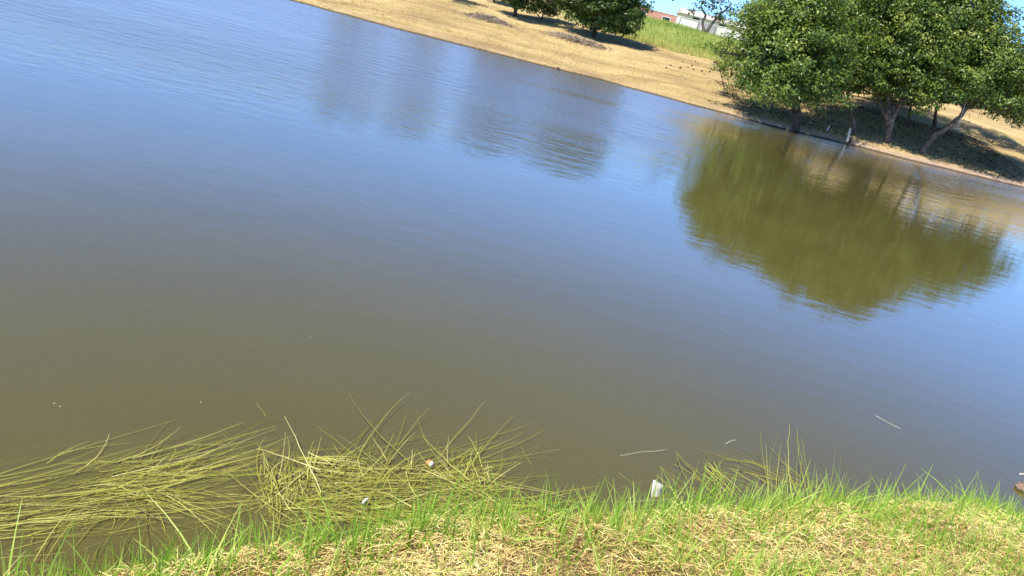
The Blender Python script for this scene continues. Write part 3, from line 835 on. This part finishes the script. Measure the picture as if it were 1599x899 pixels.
# ------------------------------------------------------------------ long stems floating at the near shore
MAT_STEM = leaf_mat("floating_stem", [(0.0, (0.10, 0.06, 0.03)), (0.25, (0.15, 0.125, 0.03)), (0.6, (0.32, 0.32, 0.05)), (0.85, (0.52, 0.50, 0.11)), (1.0, (0.66, 0.60, 0.24))], 0.2, 0.5, 0.3)
class Stems:
    def __init__(s): s.V, s.F, s.T, s.off = [], [], [], 0
    def run(s, p0, p1, z0, z1, curve, width, tint, k=8, hump=0.0):
        """p0, p1: (n, 2) photo pixels; z0, z1: heights of the ends over the water."""
        n = len(p0)
        a, b = at_z(p0[:, 0], p0[:, 1], z0), at_z(p1[:, 0], p1[:, 1], z1)
        t = np.linspace(0, 1, k)[None, :, None]
        d = b - a
        L = np.linalg.norm(d, axis=1)
        sd = unit(np.stack([-d[:, 1], d[:, 0], np.zeros(n)], axis=1))
        P = a[:, None] + d[:, None] * t + (sd * (curve * L)[:, None])[:, None] * (4 * t * (1 - t))
        P[:, :, 2] += (np.asarray(hump) * np.ones(n))[:, None] * (4 * t[:, :, 0] * (1 - t[:, :, 0]))
        P[:, 1:-1] += rng.normal(0, .0018, (n, k - 2, 3)) * np.array([1, 1, .4])
        V, F = ribbons(P, width, unit(np.stack([rng.normal(0, .3, n), -.7 + rng.normal(0, .3, n), np.ones(n)], axis=1)), np.concatenate([[.7], np.linspace(1, .25, k - 1)]))
        s.V.append(V); s.F.append(F + s.off); s.T.append(np.repeat(np.clip(tint, 0, 1), 2 * k)); s.off += len(V)
    def dirs(s, x, y, ang, ln, z0, z1, curve=0.03, w=(.0018, .0042), tint=.58, dt=.22, hump=0.0):
        """Stems from pixels (x, y) along image angles (degrees, anticlockwise) for ln pixels."""
        n = len(x); an_ = np.radians(ang)
        p0 = np.stack([x, y], axis=1); p1 = p0 + np.stack([np.cos(an_) * ln, -np.sin(an_) * ln], axis=1)
        s.run(p0, p1, z0, z1, rng.normal(curve, .05, n), rng.uniform(*w, n), tint + rng.normal(0, dt, n), hump=hump)
    def build(s, label):
        o = mesh_obj("floating_stems", np.concatenate(s.V), np.concatenate(s.F), MAT_STEM, tint=np.concatenate(s.T))
        tag(o, label, "water weed", kind="stuff")
U = lambda a, b, n: rng.uniform(a, b, n)
G = lambda m_, s_, n: rng.normal(m_, s_, n)

S = Stems()      # the large mat at the left
for n, lo, hi, z, dt, tn in ((260, -12, 18, -.055, .14, .55), (420, 0, 18, .0, .24, .56)):
    x = U(-190, 215, n); y = 806 - (x + 100) * .145 + G(0, 23, n)
    y = y + 26 * np.sin(x / 60.0 + 1) * rng.choice([0, 1], n)
    S.dirs(x, y, U(lo, hi, n), U(120, 380, n), U(z - .03, z + .015, n), U(z - .03, z + .02, n), -.04, (.0014, .0036) if z > -.02 else (.004, .009), tint=tn, dt=dt)
n = 60; x = U(120, 300, n); y = 752 - (x - 120) * .12 + G(0, 14, n)
S.dirs(x, y, G(16, 9, n), U(90, 200, n), U(-.02, .02, n), U(-.02, .06, n), -.03, tint=.66)
n = 18; x = U(40, 330, n); y = U(722, 750, n)
S.dirs(x, y, U(10, 60, n), U(30, 90, n), U(0, .015, n), U(.01, .05, n), -.03, (.0025, .004), .6)
n = 100; p0 = np.stack([G(225, 26, n), G(768, 12, n)], 1); p1 = np.stack([U(310, 470, n), U(775, 850, n)], 1)
S.run(p0, p1, U(-.03, .02, n), U(-.06, .02, n), G(.05, .05, n), U(.002, .0045, n), G(.6, .22, n))
n = 75; p0 = np.stack([G(222, 22, n), G(790, 10, n)], 1); p1 = np.stack([U(120, 310, n), U(835, 885, n)], 1)
S.run(p0, p1, U(-.03, .02, n), U(-.10, .02, n), G(0, .06, n), U(.002, .0042, n), G(.42, .22, n))
n = 90; x = U(-120, 170, n); y = U(815, 890, n)
S.dirs(x, y, U(8, 55, n), U(60, 190, n), U(-.05, .02, n), U(-.05, .03, n), .02, tint=.48)
S.build("broad mat of yellow-green stems streaming to the right on the water at the left")

S = Stems()      # the tangle in the middle
n = 60; x = U(405, 485, n); y = U(740, 805, n)
S.dirs(x, y, G(80, 28, n), U(25, 75, n), U(-.02, .02, n), U(.01, .08, n), 0, (.0025, .0045), .55)
n = 110; p0 = np.stack([G(440, 24, n), G(745, 16, n)], 1); p1 = np.stack([U(350, 560, n), U(790, 860, n)], 1)
S.run(p0, p1, U(-.02, .03, n), U(-.06, .03, n), G(0, .06, n), U(.002, .0042, n), G(.55, .22, n))
n = 16; p0 = np.stack([G(478, 7, n), G(713, 4, n)], 1); p1 = np.stack([U(520, 590, n), U(716, 745, n)], 1)
S.run(p0, p1, U(0, .02, n), U(-.01, .02, n), G(.08, .03, n), U(.004, .006, n), G(.85, .1, n))
for n, z, tn, sp in ((190, -.05, .52, 20), (340, .0, .56, 16)):
    x = U(430, 690, n); y = U(730, 825, n) - (x - 430) * .03
    S.dirs(x, y, G(3, sp * .7, n), U(70, 220, n), U(z - .02, z + .02, n), U(z - .02, z + .03, n), 0, tint=tn)
n = 120; x = U(430, 760, n); y = U(730, 830, n)
S.dirs(x, y, rng.choice([-1, 1], n) * U(18, 65, n) + rng.choice([0, 180], n), U(50, 170, n), U(-.03, .03, n), U(-.02, .06, n), 0, (.0028, .005), .6)
n = 50; x = U(460, 770, n); y = U(715, 770, n)
S.dirs(x, y, G(85, 38, n), U(18, 50, n), U(0, .02, n), U(.01, .08, n), 0, (.0022, .004), .6)
n = 60; x = G(735, 14, n); y = G(765, 12, n)
S.dirs(x, y, U(-50, 230, n), U(30, 80, n), U(-.01, .02, n), U(0, .07, n), 0, (.0028, .0048), .6)
p = np.array([[700, 745.]] * 4); S.dirs(p[:, 0] + U(-5, 60, 4), p[:, 1], np.array([100, 112, 95, 72.]), np.array([55, 45, 40, 45.]), U(0, .01, 4), U(.05, .12, 4), .02, (.003, .005), .62)
n = 60; x = U(560, 780, n); y = U(785, 815, n)
S.dirs(x, y, G(0, 9, n), U(60, 200, n), U(0, .03, n), U(0, .04, n), 0, (.003, .006), .68)
S.build("criss-cross tangle of yellow-green stems floating in front of the bank's middle")

S = Stems()      # thin stems at the right
n = 34; x = U(745, 900, n); y = U(755, 810, n)
S.dirs(x, y, U(-40, 200, n), U(40, 130, n), U(-.06, .01, n), U(-.04, .06, n), 0, (.0022, .004), .5)
n = 26; p0 = np.stack([U(1020, 1110, n), U(705, 760, n)], 1); p1 = np.stack([U(1060, 1150, n), U(775, 800, n)], 1)
S.run(p0, p1, U(-.05, .08, n), U(-.03, .03, n), G(.04, .05, n), U(.0025, .0045, n), G(.5, .16, n))
n = 85; p0 = np.stack([U(1095, 1215, n), U(690, 735, n) + U(0, 20, n)], 1); p1 = np.stack([U(1180, 1350, n), U(760, 800, n)], 1)
S.run(p0, p1, U(-.08, .03, n), U(-.05, .03, n), G(.04, .05, n), U(.0022, .0045, n), G(.42, .18, n))
n = 14; p0 = np.stack([U(1190, 1300, n), U(765, 795, n)], 1); p1 = p0 + np.stack([G(-4, 12, n), -U(50, 110, n)], 1)
S.run(p0, p1, U(0, .03, n), U(.12, .24, n), G(.01, .03, n), U(.003, .005, n), G(.6, .12, n))
n = 12; p0 = np.stack([U(1095, 1115, n), U(715, 735, n)], 1); p1 = np.stack([U(1120, 1170, n), U(775, 795, n)], 1)
S.run(p0, p1, U(0, .04, n), U(0, .03, n), G(.03, .03, n), U(.003, .005, n), G(.7, .12, n))
S.build("sparse thin stems trailing from the bank on the right beyond the white scrap")

# ------------------------------------------------------------------ litter on the water
def sheet(name, c, pts, mat, thick, label, cat, parent=None):
    """A crumpled piece: a small grid of points (rows of equal length), given a thickness."""
    rows, cols = len(pts), len(pts[0])
    V = np.array(pts, float).reshape(-1, 3)
    F = [(r * cols + q, r * cols + q + 1, (r + 1) * cols + q + 1, (r + 1) * cols + q) for r in range(rows - 1) for q in range(cols - 1)]
    o = mesh_obj(name, V + np.asarray(c), F, mat, parent, smooth=True, loc=c)
    s1 = o.modifiers.new("round", 'SUBSURF'); s1.levels = s1.render_levels = 1
    s2 = o.modifiers.new("thick", 'SOLIDIFY'); s2.thickness = thick
    if label: tag(o, label, cat)
    return o
MAT_PLASTIC = rough_mat("white_plastic", [(0.3, (0.66, 0.64, 0.56)), (0.7, (0.80, 0.79, 0.72))], 25, 0.45, 0.4, 60, 0.004, 0.5)
c = at_z(1022, 773, 0.0)
ux, uy = unit(at_z(1040, 773, 0) - c), unit(at_z(1022, 755, 0) - c)
s = 0.0029
def loc_(dx, up, z): return ux * dx * s + np.array([0, 0, 1]) * up * s * .9 + uy * z * s
pts = [[loc_(-12, 31, 8), loc_(-10, 31, 6), loc_(-7, 27, 9), loc_(-4, 24, 8)],
       [loc_(-11, 22, 2), loc_(-5, 23, 5), loc_(4, 19, -3), loc_(18, 17, 6)],
       [loc_(-10, 13, -3), loc_(-3, 14, 3), loc_(4, 12, -5), loc_(9, 11, 7)],
       [loc_(-8, 4, -5), loc_(-2, 5, 2), loc_(6, 4, -4), loc_(15, 6, 4)],
       [loc_(-5, -7, -6), loc_(0, -7, -1), loc_(6, -7, -6), loc_(12, -6, 2)]]
sheet("plastic_scrap", c, pts, MAT_PLASTIC, .004, "crumpled white plastic scrap standing out of the water near the bank", "litter")

MAT_ORANGE = rough_mat("orange_red_skin", [(0.35, (0.62, 0.16, 0.06)), (0.6, (0.70, 0.30, 0.10))], 30, 0.4, 0.2, 60, .003, .5)
c = at_z(671, 723, 0.02)
fl = tag(empty("float", c), "small orange and white round float caught among the floating stems", "float")
def ball_half(lo, hi, r, n=10, m_=7):
    V, F = [], []
    for i in range(m_):
        t_ = lo + (hi - lo) * i / (m_ - 1)
        for j in range(n):
            ph = 2 * math.pi * j / n
            V.append((r * math.cos(t_) * 1.15, r * math.sin(t_) * math.cos(ph), r * math.sin(t_) * math.sin(ph)))
    for i in range(m_ - 1):
        for j in range(n): F.append((i * n + j, i * n + (j + 1) % n, (i + 1) * n + (j + 1) % n, (i + 1) * n + j))
    F.append(tuple(range(n))); F.append(tuple(range((m_ - 1) * n, m_ * n)))
    return V, F
Mx = rotz(R(-22))
for nm, lo, hi, mt in (("white_end", .05, 1.25, MAT_PLASTIC), ("orange_body", 1.25, math.pi - .05, MAT_ORANGE)):
    V, F = ball_half(lo, hi, .017)
    mesh_obj(nm, np.array(V) @ Mx.T, F, mt, fl, smooth=True)

def stick(name, px, z, rad, mat, label, cat="stick", **kw):
    P = np.stack([at_z(a, b, z + kw.get("rise", 0) * i) for i, (a, b) in enumerate(px)])
    t_ = np.linspace(0, len(P) - 1, 4 * (len(P) - 1) + 1)
    Q = np.stack([np.interp(t_, np.arange(len(P)), P[:, i]) for i in range(3)], axis=1)
    g = Geo(); g.tube(Q, np.concatenate([[rad * .5], np.full(len(Q) - 2, rad), [rad * .35]]), 7, .12)
    return tag(g.build(name, mat, loc=P[0], smooth=True), label, cat)
MAT_TWIG = rough_mat("pale_twig", [(0.3, (0.30, 0.28, 0.20)), (0.7, (0.50, 0.47, 0.36))], 20, .7, .2)
stick("plastic_straw", [(566, 785), (570, 781), (575, 777)], .03, .006, MAT_PLASTIC, "short white stick lying on the tangle of stems", "litter")
stick("drifting_stem", [(968, 711), (985, 708), (1000, 705), (1022, 704), (1045, 701)], .001, .0022, MAT_TWIG, "long pale thin stem drifting on open water above the white scrap", "stem")
stick("drifting_stem", [(1366, 648), (1378, 655), (1393, 663), (1409, 671)], -.003, .0045, MAT_TWIG, "lone faint stem just under open water towards the right", "stem")
stick("drifting_stem", [(1133, 693), (1139, 689), (1151, 686)], .002, .0035, MAT_TWIG, "short bright bit of stem on the water above the trailing stems", "stem")
stick("drifting_stem", [(945, 768), (975, 760), (1000, 752), (1035, 746)], -.008, .003, MAT_TWIG, "long dim stem under water just left of the white scrap", "stem")
stick("drifting_stem", [(983, 783), (1005, 781), (1035, 780), (1060, 776)], .001, .0022, MAT_TWIG, "pale straight stem afloat in front of the white scrap", "stem")
stick("drifting_stem", [(1592, 739.5), (1600, 739.5), (1612, 740)], .003, .005, MAT_PLASTIC, "white sliver on the water at the right edge above the brown husk", "stem")
for px, py, lab in ((85, 629, "left pale speck afloat on the olive water at the left"), (94, 634, "right pale speck of the pair on the olive water at the left"), (485, 525, "lone pale speck on calm water in the middle"), (314, 627, "faint pale speck on the olive water above the left mat")):
    tag(lump("floating_leaf", at_z(px, py, .001), .0042, MAT_TWIG, .25, seed=int(px)), lab, "leaf")
MAT_HUSK = rough_mat("brown_husk", [(0.3, (0.10, 0.055, 0.035)), (0.7, (0.36, 0.25, 0.17))], 40, .85, .6, 90, .006)
c = at_z(1601, 763, .01)
hk = lump("husk", c, .058, MAT_HUSK, .62, seed=5, n=12)
tag(hk, "brown husk floating at the right edge of the water", "husk")
